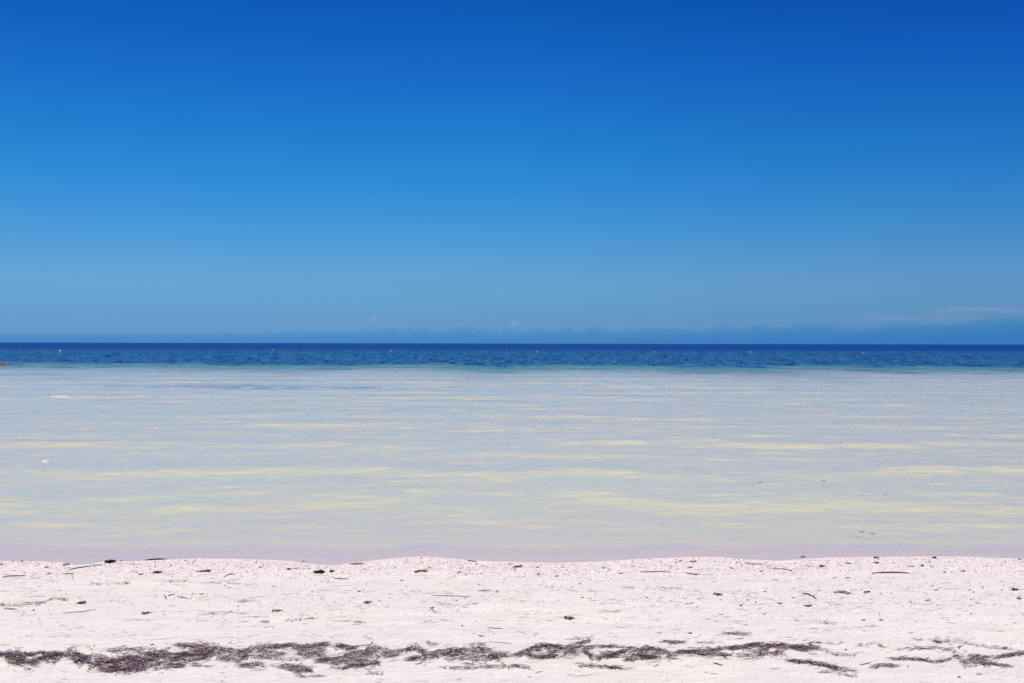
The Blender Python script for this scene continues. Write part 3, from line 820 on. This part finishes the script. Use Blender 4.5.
clump(1019.5, 599, 6, 2.4, 'pink', 'small pinkish mound of matted weed at the right edge', n=26)
clump(844, 592.6, 18, 1.0, 'grey', 'faint grey line of weed right of the forked red twig', n=28, core=False)
clump(866.5, 592.6, 8, 1.0, 'dark', 'short dark line of weed at the right end of the faint grey one', n=20, core=False)
clump(420, 571.6, 16, 1.4, 'red', 'scatter of dark red crumbs at the foot of the crest hump left of centre', n=24, core=False)
clump(202, 571.6, 18, 1.4, 'dark', 'two dark wisps of weed side by side, right of the spiky tuft', n=26, core=False)
clump(146.5, 613.6, 9, 1.8, 'brown', 'tan knot of weed at the end of a faint line, left part of the sand', n=26, core=False)
# --- sticks and twigs
twig([(3, 577.6), (8, 576.6), (14, 576.4), (20, 576.3), (26, 576)], 1.4, 'dark', 'straight dark grey stick on the sand beside the left edge')
twig([(872, 573.6), (880, 573.3), (890, 573), (900, 573.2), (909, 573.4)], 1.9, 'red', 'long red brown driftwood stick lying level on the sand at right', name='driftwood_stick')
twig([(350, 564.6), (357, 564.4), (363.5, 564.3)], 1.7, 'red', 'short dark red stick on the crest right of the blackest clump', name='driftwood_stick')
twig([(640, 572.3), (650, 572.3), (660, 572.1), (671, 572.1)], 1.1, 'olive', 'long greenish grey stick right of centre, lying level below the crest')
twig([(432, 595.6), (440, 596), (452, 596.4), (462, 596.6), (471, 596.8)], .8, 'dark', 'longest thin stick on the open sand left of centre, with a darker left end')
twig([(478, 590.9), (484, 590.8), (490.5, 590.5)], 1.0, 'grey', 'short straight grey stick beside the red brown shell bit at mid picture')
twig([(468, 561), (472, 561.6), (476.5, 562)], 1.5, 'brown', 'brown stubby stick on the crest left of mid picture')
twig([(803, 594), (808, 594.6), (812, 596.4)], 1.7, 'red', 'forked dark red twig on open sand at right', branches=([(811, 595.5), (814, 597.5), (816.5, 599)],))
twig([(64, 613.4), (74, 612.6), (84, 612), (88, 611), (96, 610)], .9, 'grey', 'thin grey stem below the spindle shaped brown scrap at left')
twig([(164.5, 595.3), (165, 597), (167, 599)], 1.2, 'brown', 'little curled brown twig standing nearly upright in view, left part of the sand')
twig([(168, 596), (171, 595.4), (174.5, 595)], 1.2, 'dark', 'short dark twig just right of the little curled brown one')
twig([(177, 597), (182, 597.8), (188, 599)], 1.0, 'grey', 'slanting grey twig that points to the orange bit at left')
twig([(428, 610.6), (432, 609.8), (436, 613)], .8, 'grey', 'hair thin bent twig under the dark triangular bit')
twig([(713, 663.2), (718, 664.6), (723, 666)], 1.2, 'red', 'short reddish twig on clean sand in front of the long straight bank')
twig([(860, 665), (866, 664.4), (871, 663)], 1.1, 'dark', 'short dark twig between the slanting spindle and the pale wisp at right')
twig([(686, 573.4), (693, 574.4), (701, 574.8)], 1.2, 'brown', 'brown curved twig right of the long greenish grey stick')
twig([(334, 578.6), (340, 579.2), (348, 579.4)], 1.2, 'red', 'red brown strand of bark under the short dark red stick')
twig([(224, 577.6), (228, 574.8), (236, 574.5)], 1.0, 'dark', 'bent dark twig right of the two dark wisps')
twig([(489, 642), (500, 643), (512, 644)], .6, 'grey', 'faint thin stem above the right tip of the arched heap')
twig([(62, 574.4), (67, 574.2), (73, 573.4)], 1.1, 'red', 'thin reddish brown twig near the inlet at left')
twig([(70, 570), (78, 568.2), (84, 567.6), (91, 566.4)], 1.6, 'olive', 'mossy olive stem lying along the shore of the inlet at left')
twig([(91, 566.4), (97, 565.4), (103, 565.6)], 1.2, 'brown', 'pale brown stem at the right end of the mossy olive stem')
twig([(745, 563.2), (752, 564.6), (765, 564.4)], 1.1, 'brown', 'thin brown stem on the crest in the dip right of centre')
twig([(488, 628), (494, 628.6), (503, 629)], 1.0, 'grey', 'short grey stem on bare sand above the arched heap')
twig([(478.5, 636), (484, 637)], 1.2, 'grey', 'stubby grey stem just above the thin stem over the arched heap')
twig([(775, 569), (784, 569.4), (791, 570.8)], 1.0, 'brown', 'crooked brown twig below the dip in the crest at right')
twig([(846, 563.4), (851, 564.2)], 1.5, 'brown', 'stubby brown twig on the crest between the arched scrap and the driftwood stick')
twig([(5, 609), (10, 609.6), (17, 609.6)], 1.2, 'dark', 'thin dark twig under the left end of the long wavy strand')
# --- wavy strands
wrack('seagrass_strand', 'long wavy dark strand of weed on the upper sand at left', 'wrack', [([(8, 606.3, .4), (25, 604.8, .8), (40, 603.6, .8), (47, 601.4, .5), (53, 599.6, .5), (60, 599.2, .5), (66, 601, .4)], 1.2)])
wrack('seagrass_strand', 'thin grey chain of weed crumbs right of the grey stem, upper left sand', 'wrack', [([(164, 581.6, .4), (185, 582, .4), (200, 583.4, .5), (215, 583, .5), (234, 581.4, .4)], .55)])
wrack('seagrass_strand', 'pale grey arched weed line under the little inlet, left sand', 'wrack', [([(86, 586, .4), (94, 584.6, .6), (102, 586, .4)], .9)])
wrack('seagrass_strand', 'straight grey weed line right of the arched one under the inlet', 'wrack', [([(112, 584.8, .4), (122, 583.8, .6), (130, 584, .4)], .9)])
wrack('seagrass_strand', 'thin weed line left of the scattered black tuft, level with the dark red chip', 'wrack_pale', [([(232, 601.2, .4), (242, 602, .5), (253, 601.2, .4)], .9)])
wrack('seagrass_strand', 'faint rising weed line right of the tan knot on the left sand', 'wrack_pale', [([(198, 615, .3), (215, 614.6, .4), (232, 613, .4)], .9)])
wrack('seagrass_strand', 'short grey weed line at the right end of the faint rising one', 'wrack', [([(236, 613.6, .4), (247, 614.4, .4)], .9)])
wrack('seagrass_strand', 'thin brown weed line on clean sand above the looping ridge, middle of three', 'wrack', [([(283, 621.5, .4), (296, 621, .6), (314, 619, .4)], .8)])
wrack('seagrass_strand', 'thin brown weed line on clean sand above the looping ridge, right of three', 'wrack', [([(340, 621.5, .3), (352, 622.4, .4), (366, 623.2, .3)], .8)])
wrack('seagrass_strand', 'thin brown weed line on clean sand above the looping ridge, left of three', 'wrack', [([(258, 623, .4), (270, 622.6, .4)], .8)])
wrack('seagrass_strand', 'short grey weed line on smooth sand below the brown leaf and greenish stick', 'wrack', [([(622, 588, .4), (636, 588.4, .4)], .9)])
wrack('seagrass_strand', 'long faint weed line on smooth sand right of the short grey one', 'wrack_pale', [([(646, 588.8, .4), (664, 588.6, .4), (682, 589, .4)], .9)])
wrack('seagrass_strand', 'faint weed line on clean sand above right of the beaded scrap', 'wrack_pale', [([(600, 612.6, .3), (625, 612, .4)], .9)])
wrack('seagrass_strand', 'bent thin weed line on clean sand left of the pair of flakes', 'wrack', [([(816, 621.4, .4), (825, 624, .4), (836, 624.6, .3)], .9)])
wrack('seagrass_strand', 'level thin weed line on clean sand under the pair of flakes', 'wrack', [([(864, 627.4, .3), (880, 626.8, .3)], .9)])
# --- chips, leaves, pebbles
chip(2.5, 605, 5.5, 1.6, 'red', 'dark red leaf bit at the left edge beside the long wavy strand')
chip(33.5, 610.5, 3.6, 1.8, 'red', 'bright brick red chip under the long wavy strand')
chip(46.5, 567.6, 5.5, 1.5, 'red', 'flat reddish leaf on the crest left of the inlet')
chip(49, 573.6, 4, 1.8, 'brown', 'brown curled leaf below the flat reddish leaf left of the inlet')
chip(13, 561.6, 3.2, 1.4, 'dark', 'dark scrap on the waterline nearest the left edge')
chip(21.5, 561.6, 4, 1.5, 'brown', 'brown scrap on the waterline, second from the left edge')
chip(1.5, 564.8, 5, 1.4, 'brown', 'brown leaf on the crest cut by the left edge')
chip(66, 564.4, 8, 1.2, 'brown', 'long tan leaf at the left shore of the inlet')
chip(141, 574.6, 6, 1.3, 'red', 'thin dark red leaf just left of the spiky tuft')
chip(171, 566, 3.4, 1.8, 'brown', 'tan curled leaf on the crest above the two dark wisps')
chip(195, 560.4, 3, 1.4, 'olive', 'small olive scrap on the crest right of the long low black clump')
chip(190.3, 599, 3, 1.4, 'orange', 'orange bit at the end of the slanting grey twig')
chip(202, 594.4, 4.5, 1.2, 'grey', 'grey flake right of the orange bit')
chip(238, 606.8, 2.6, 1.4, 'grey', 'small grey flake under the thin weed line on the left sand')
chip(303.5, 561.8, 3.6, 1.6, 'grey', 'bluish grey flake in the water of the inlet left of centre')
chip(308.6, 569.2, 3, 1.4, 'dark', 'small dark flake left of the blackest clump')
chip(296, 568.8, 5, 1.9, 'green', 'yellow green leaf on the sand left of the blackest clump')
chip(312, 592.2, 2.6, 1.6, 'dark', 'lone dark chip on open sand below the blackest clump')
chip(359, 591.5, 4.2, 1.4, 'red', 'dark red chip above the scattered black tuft')
chip(401.5, 580.7, 3.4, 1.4, 'grey', 'small grey flake below the crest hump left of centre')
chip(421, 558.4, 2.8, 1.4, 'olive', 'tiny olive scrap on top of the crest hump left of centre')
chip(459, 572.6, 5, 1.4, 'red', 'red brown flake below the brown stubby stick')
chip(465.8, 575.2, 2.6, 1.3, 'dark', 'dark speck of leaf under the red brown flake by the stubby stick')
chip(509.5, 564.2, 3.4, 1.3, 'brown', 'brown flake on the waterline just left of mid picture')
chip(465.3, 598.3, 3.4, 1.5, 'orange', 'pale orange flake under the right end of the longest thin stick')
chip(456.5, 601, 2.2, 1.3, 'dark', 'dark speck of leaf under the longest thin stick')
chip(497, 591.4, 3.6, 1.6, 'red', 'red brown shell bit right of the short straight grey stick', 'shell_fragment', 'shell')
chip(432, 608.4, 4.6, 2.0, 'dark', 'dark triangular bit on open sand below the longest thin stick')
chip(537.5, 567.6, 3.6, 1.5, 'red', 'red flake right of the reddish brown clump on the crest')
chip(537.8, 574.6, 2.8, 1.5, 'dark', 'dark flake under the red flake at mid picture')
chip(556.5, 576.4, 4, 1.5, 'red', 'dark red crumb at the foot of the crest right of mid picture')
chip(566.6, 570.3, 2.6, 1.4, 'olive', 'olive crumb on the crest right of mid picture')
chip(603.5, 568.4, 3, 1.4, 'red', 'small dark red leaf bit on the crest left of the greenish stick')
chip(620.8, 573.8, 5, 1.3, 'brown', 'brown leaf left of the long greenish grey stick')
chip(579.6, 584, 2.4, 1.6, 'grey', 'grey speck of shell on smooth sand right of mid picture', 'shell_fragment', 'shell')
chip(552, 587.4, 2.6, 1.5, 'dark', 'dark speck of leaf on smooth sand at mid picture')
chip(590.5, 599, 3, 1.6, 'pink', 'pink shell bit on the older tide line right of centre', 'shell_fragment', 'shell')
chip(680.5, 561.4, 3.4, 2.0, 'dark', 'dark brown leaf high on the crest right of centre')
chip(676, 563.2, 2.6, 1.5, 'red', 'red brown leaf bit beside the dark brown leaf on the crest')
chip(693, 561.8, 9, 1.3, 'brown', 'tan leaf lying right of the dark brown leaf on the crest')
chip(690.5, 567.6, 5.5, 1.4, 'red', 'red brown leaf under the tan leaf on the crest')
chip(732.5, 568.8, 4.4, 1.5, 'orange', 'orange brown leaf on the crest slope right of centre')
chip(761, 571.6, 3.4, 1.8, 'red', 'pale red leaf bit under the thin brown stem right of centre')
chip(765, 591.8, 3.4, 1.3, 'grey', 'blue grey flake on smooth sand above the black pebble')
chip(686.5, 603.8, 3.6, 1.3, 'orange', 'pale orange leaf bit on open sand right of centre')
chip(755.8, 602.8, 2.0, 1.8, 'dark', 'dark upright crumb right of the black pebble')
chip(803, 557.2, 6, 1.6, 'red', 'rusty red leaf lying at the very edge of the water at right', 'leaf', 'leaf')
chip(791, 571, 3.2, 1.6, 'dark', 'dark flake at the right end of the crooked brown twig')
chip(876.5, 563.2, 7.5, 1.4, 'olive', 'olive brown leaf on the crest above the driftwood stick')
chip(912, 566.8, 7, 1.5, 'orange', 'orange brown leaf left of the small dark green tuft')
chip(834.5, 578.2, 3, 1.2, 'grey', 'pale grey flake on the slope at right, left of its darker twin')
chip(847.5, 578.2, 6, 1.1, 'grey', 'long grey flake on the slope below the driftwood stick')
chip(780, 603.8, 5, 1.2, 'brown', 'pale brown leaf left of the thin grey weed at right')
chip(808, 606, 10, 1.0, 'dark', 'thin dark leaf on open sand under the forked red twig')
chip(863.5, 620.4, 4.6, 1.2, 'dark', 'thin dark flake, left one of the pair on clean sand at right')
chip(881, 620.2, 4, 1.3, 'red', 'brown red flake, right one of the pair on clean sand at right')
chip(797.5, 620.6, 4, 1.2, 'pink', 'pale pink flake on clean sand above the black tip of the long bank')
chip(928, 600.7, 6.6, 1.6, 'orange', 'orange leaf with a dark right end on the sand near the right edge')
chip(910.5, 601.8, 3.6, 1.2, 'pink', 'dull pink flake left of the orange leaf near the right edge')
chip(944.5, 572.4, 4.5, 1.2, 'brown', 'thin brown leaf right of the driftwood stick')
chip(963, 571.4, 6, 1.2, 'brown', 'tan strip of leaf second right of the driftwood stick')
chip(1019.6, 559.8, 3.2, 1.6, 'grey', 'bluish flake on the waterline at the right edge')
chip(983, 588.2, 3, 1.8, 'pink', 'pink shell bit left of the dark weed crumbs at the right edge', 'shell_fragment', 'shell')
chip(936, 590.5, 3, 1.4, 'brown', 'brown flake on the older tide line at right')
chip(932.5, 586.4, 2.4, 1.4, 'dark', 'dark fleck just above the brown flake on the older tide line at right')
chip(973.5, 592.4, 3.6, 1.0, 'grey', 'grey flake between the brown flake and the dark weed crumbs at right')
chip(971, 614.2, 2.8, 1.2, 'red', 'lone brick red fleck on clean sand at right')
chip(879.3, 614.4, 1.7, 1.4, 'red', 'dark red dot above the pair of flakes on clean sand at right')
chip(959, 677.4, 4, 1.6, 'dark', 'dark bluish scrap on clean sand near the bottom right corner')
chip(908.3, 667, 2, 1.6, 'grey', 'small grey speck under the wavering strand at right')
chip(979.5, 674.4, 7, .8, 'orange', 'thin pale orange blade on the sand near the bottom right corner')
chip(761, 653, 4, 1.8, 'green', 'bright green leaf caught in the long straight bank of seagrass', 'leaf', 'leaf')
chip(690.3, 633.5, 5, 1.5, 'dark', 'small black leaf on bare sand above the long straight bank')
chip(152, 645, 5, 1.2, 'brown', 'tan leaf on the sea side of the thickest dark heap')
chip(169, 648.4, 4.4, 1.2, 'red', 'reddish leaf beside the tan one above the thickest dark heap')
chip(230, 643, 5, 1.2, 'pink', 'pale pink leaf on sand above the loose grey tangle')
chip(462, 626, 3, 1.0, 'red', 'small reddish fleck on bare sand above the arched heap')
chip(660, 633, 6, .9, 'pink', 'thin pink sliver on bare sand above the sloping heap')
pebble(741, 606, 2.4, 'black', 'round black pebble on open sand right of centre')
pebble(647.3, 598, 2.0, 'dark', 'small dark brown pebble left of the black pebble on the older tide line')
pebble(934.5, 558.2, 3.4, 'black', 'black pebble on the waterline at right')
pebble(846, 650.2, 2.4, 'red', 'dark red pebble between the two thin strands right of the long bank')
pebble(793, 598.4, 2.0, 'dark', 'small dark pebble left of the forked red twig')

# ------------------------------------------------------------------ uncountable fine litter
def litter():
    n = 6500
    px = RNG.uniform(-420, 1444, n)
    band = RNG.choice(6, n, p=[.19, .17, .20, .20, .14, .10])
    lo = np.array([563, 578, 590, 603, 620, 636])[band]; hi = np.array([579, 592, 606, 622, 640, 690])[band]
    row = lo + (hi - lo) * RNG.random(n)
    keep = vnoise(px / 34, row / 4, 501) + .25 * RNG.random(n) > .52
    px, row = px[keep], row[keep]; n = len(px)
    x, y, z = at_many(px, row)
    ok = y < edge_y(x) - .03
    x, y, z = x[ok], y[ok], z[ok]; n = len(x)
    v, f = strands(x, y, z + .003, RNG.normal(0, .28, n), np.clip(RNG.lognormal(math.log(.034), .6, n), .010, .2), RNG.uniform(.0013, .0036, n), 4, .003, .35)
    m = link('seagrass_litter', mesh_from('seagrass_litter', v, f), MAT['wrack_pale'])
    tag(m, 'fine grey scraps of seagrass strewn over the pale sand', 'litter', None, 'stuff')

def shell_hash():
    v0, f0 = ico(1)
    n = 17000
    px = RNG.uniform(-520, 1544, n)
    x, _, _ = at_many(px, np.full(n, 566.0))
    near = RNG.random(n) < .74
    d = np.where(near, -np.abs(RNG.normal(0, .26, n)) - .01, -1.15 + RNG.normal(0, .22, n))
    y = edge_y(x) + d
    keep = np.where(near, True, vnoise(x / .9, y / .5, 66) > .45)
    x, y = x[keep], y[keep]; n = len(x)
    s = np.clip(RNG.lognormal(math.log(.0030), .45, n), .0012, .009)
    rot = RNG.uniform(0, 6.28, n)
    sx, sy, sz = s * RNG.uniform(.7, 1.7, n), s * RNG.uniform(.6, 1.1, n), s * RNG.uniform(.25, .8, n)
    vx = v0[None, :, 0] * sx[:, None]; vy = v0[None, :, 1] * sy[:, None]; vz = v0[None, :, 2] * sz[:, None]
    j = RNG.uniform(.75, 1.25, (n, len(v0)))
    X = x[:, None] + (vx * np.cos(rot)[:, None] - vy * np.sin(rot)[:, None]) * j
    Y = y[:, None] + (vx * np.sin(rot)[:, None] + vy * np.cos(rot)[:, None]) * j
    Z = ground_z(x, y)[:, None] + vz + (sz * .5)[:, None]
    V = np.stack([X, Y, Z], -1).reshape(-1, 3)
    F = (f0[None] + (np.arange(n) * len(v0))[:, None, None]).reshape(-1, 3)
    m = debris_material('shell_bits', [(0.0, (.13, .08, .065)), (.2, (.28, .17, .13)), (.36, (.50, .36, .30)), (.5, (.64, .54, .48)), (.75, (.74, .66, .61)), (1, (.80, .74, .70))])
    o = link('shell_gravel', mesh_from('shell_gravel', V, None, F, False), m)
    tag(o, 'coarse cream and brown shell gravel along the crest of the beach', 'shell gravel', None, 'stuff')
litter()
shell_hash()

# ------------------------------------------------------------------ floating things and foam
def float_strand(px, row, wpx, hpx, label):
    x, y = hit(px, row, 0.02)
    k = y / FPX
    n = 8
    cx = x + RNG.normal(0, wpx * k * .14, n); cy = y + RNG.normal(0, .015, n)
    z = water_z(cx, cy) + .006
    v, f = strands(cx, cy, z, RNG.normal(0, .25, n), np.clip(RNG.normal(wpx * k * .7, .01, n), .02, .3), RNG.uniform(.004, .009, n) * hpx, 4, .004, .3)
    return finish('floating_weed', [(v, f)], 'floating', label, 'seaweed', 'weed scraps floating in the shallows')
float_strand(760, 484.6, 6, 1.1, 'dark weed scrap afloat in the shallows, the left one of the farther pair')
float_strand(824, 481.4, 5, .9, 'faint weed scrap afloat in the shallows, farthest from the beach')
float_strand(886, 497.6, 4, 1.0, 'small weed scrap afloat by itself in the shallows, rightmost of all')
float_strand(862, 531.6, 5, 1.2, 'dark weed scrap afloat close to the beach, beside a thin slanting one')
float_strand(873, 533.6, 6, .7, 'thin slanting weed scrap afloat close to the beach')
float_strand(840, 445, 3, .9, 'tiny speck of weed afloat midway out in the shallows')

def simple_mat(name, c, rough=.4, var=.15):
    t = NT(name)
    nz = t.noise(t.pos(), 6, 3)
    col = t.mix(t.ramp(nz, [(.35, 0), (.65, 1)]), c, tuple(v * (1 - var) for v in c))
    b = t.n('ShaderNodeBsdfPrincipled', None, Base_Color=col, Roughness=rough)
    t.link(b.outputs[0], t.out.inputs['Surface'])
    return t.m
RED_F = simple_mat('faded_red_plastic', (.62, .10, .08)); PINK_F = simple_mat('bleached_pink_plastic', (.58, .26, .27)); DARKF = simple_mat('dark_rope', (.04, .035, .04), .8)
WHITE_F = simple_mat('white_plastic', (.52, .42, .46)); RUST_F = simple_mat('dark_red_paint', (.30, .035, .03)); FOAM = simple_mat('white_foam', (.74, .75, .72), .9, .08)

def lathe(prof, sides=20):
    V, F = [], []
    for r, z in prof:
        for k in range(sides):
            th = 2 * math.pi * k / sides
            V.append((r * math.cos(th), r * math.sin(th), z))
    for i in range(len(prof) - 1):
        for k in range(sides):
            F.append((i * sides + k, i * sides + (k + 1) % sides, (i + 1) * sides + (k + 1) % sides, (i + 1) * sides + k))
    return np.array(V), np.array(F)

def buoy(px, row, dia, mat, label):
    dia *= .62
    x, y = hit(px, row, 0.1)
    r = dia / 2
    o = bpy.data.objects.new('buoy', None)
    COL.objects.link(o); o.location = (x, y, float(water_z(np.array([x]), np.array([y]))[0])); o.rotation_euler = (random.uniform(-.12, .12), random.uniform(-.12, .12), 0)
    tag(o, label, 'buoy', 'marker buoys in a line far out on the sea')
    prof = [(r * max(.02, math.cos(a)), r * .45 + r * math.sin(a)) for a in np.linspace(-math.pi / 2, math.pi / 2, 14)]
    v, f = lathe(prof)
    link('float_ball', mesh_from('float_ball', v, f), mat, parent=o)
    v, f = lathe([(r * .2, r * 1.40), (r * .2, r * 1.62), (r * .12, r * 1.7), (r * .01, r * 1.7)], 12)
    link('top_ring', mesh_from('top_ring', v, f), mat, parent=o)
    return o
buoy(60, 350.8, .6, WHITE_F, 'pale pinkish white buoy, leftmost and palest of the far line')
buoy(273, 351, .52, RED_F, 'red buoy second from the left in the far line')
buoy(391, 351.3, .5, PINK_F, 'pinkish red buoy third from the left in the far line')
buoy(537, 351.6, .5, PINK_F, 'faded pink buoy near mid picture in the far line')
buoy(654.5, 352.4, .42, WHITE_F, 'faintest whitish buoy right of mid picture in the far line')
buoy(750.5, 352, .5, PINK_F, 'dull pink buoy second from the right in the far line')
buoy(863, 352.6, .58, RED_F, 'brightest red buoy, rightmost of the far line')

def red_float():
    """A low dark red hull-like float lying in the shallows, cut by the left edge of the view."""
    x, y = hit(2.0, 364.3, 0.05)
    L2, W, H = .62, .17, .12
    n, s = 15, 12
    V = []
    for i in range(n):
        u = -1 + 2 * i / (n - 1)
        k = max(.05, (1 - abs(u) ** 3.0)) ** .6
        for j in range(s):
            a = 2 * math.pi * j / s
            V.append((u * L2, math.cos(a) * W * k, math.sin(a) * H * k * (.9 if math.sin(a) > 0 else .6) + .03 + .05 * u * u))
    i = np.arange(n * s).reshape(n, s)
    F = np.stack([i[:-1], np.roll(i, -1, 1)[:-1], np.roll(i, -1, 1)[1:], i[1:]], -1).reshape(-1, 4)
    o = link('red_float', mesh_from('red_float', np.array(V), F), RUST_F, (x - .18, y, .02))
    tag(o, 'low dark red float beside the deep water, cut off by the left edge', 'float')
    # the dark line trailing from it along the surface
    v, f = tube([(L2 + .02 + k * .19, .01 * math.sin(k * 2.1), .0 + .02 * (k % 2)) for k in range(7)], [.03] * 7)
    f4, f3 = quads_only(v, [tuple(g) for g in f])
    link('rope', mesh_from('rope', v, f4, f3), DARKF, parent=o)
red_float()

def foam(px, row, wpx, label, n=42, hgt=.02, dep=.14):
    x, y = hit(px, row, .03)
    k = y / FPX
    v0, f0 = ico(2)
    vs, fs = [], []
    for i in range(n):
        u = RNG.normal(0, .30)
        u = max(-.6, min(.6, u))
        cx = x + u * wpx * k; cy = y + RNG.normal(0, dep * .4) + .12 * u * u
        s = RNG.uniform(.5, 1.1) * hgt * max(.25, 1 - abs(u) * 1.5)
        cz = float(water_z(np.array([cx]), np.array([cy]))[0])
        vs.append(v0 * np.array([s * 2.2, s * 1.2, s * .7]) * (1 + .3 * RNG.normal(0, .5, (len(v0), 1))) + np.array([cx, cy, cz]))
        fs.append(f0 + i * len(v0))
    v = np.concatenate(vs); c = v.mean(0); c[2] = v[:, 2].min()
    o = link('foam_crest', mesh_from('foam_crest', v - c, None, np.concatenate(fs)), FOAM, c)
    return tag(o, label, 'foam')
foam(59, 397.6, 34, 'white foam line on a small breaking wavelet far out at left')
foam(45, 459.2, 9, 'tiny white fleck of foam on a wavelet midway out at left', 14, .010, .05)
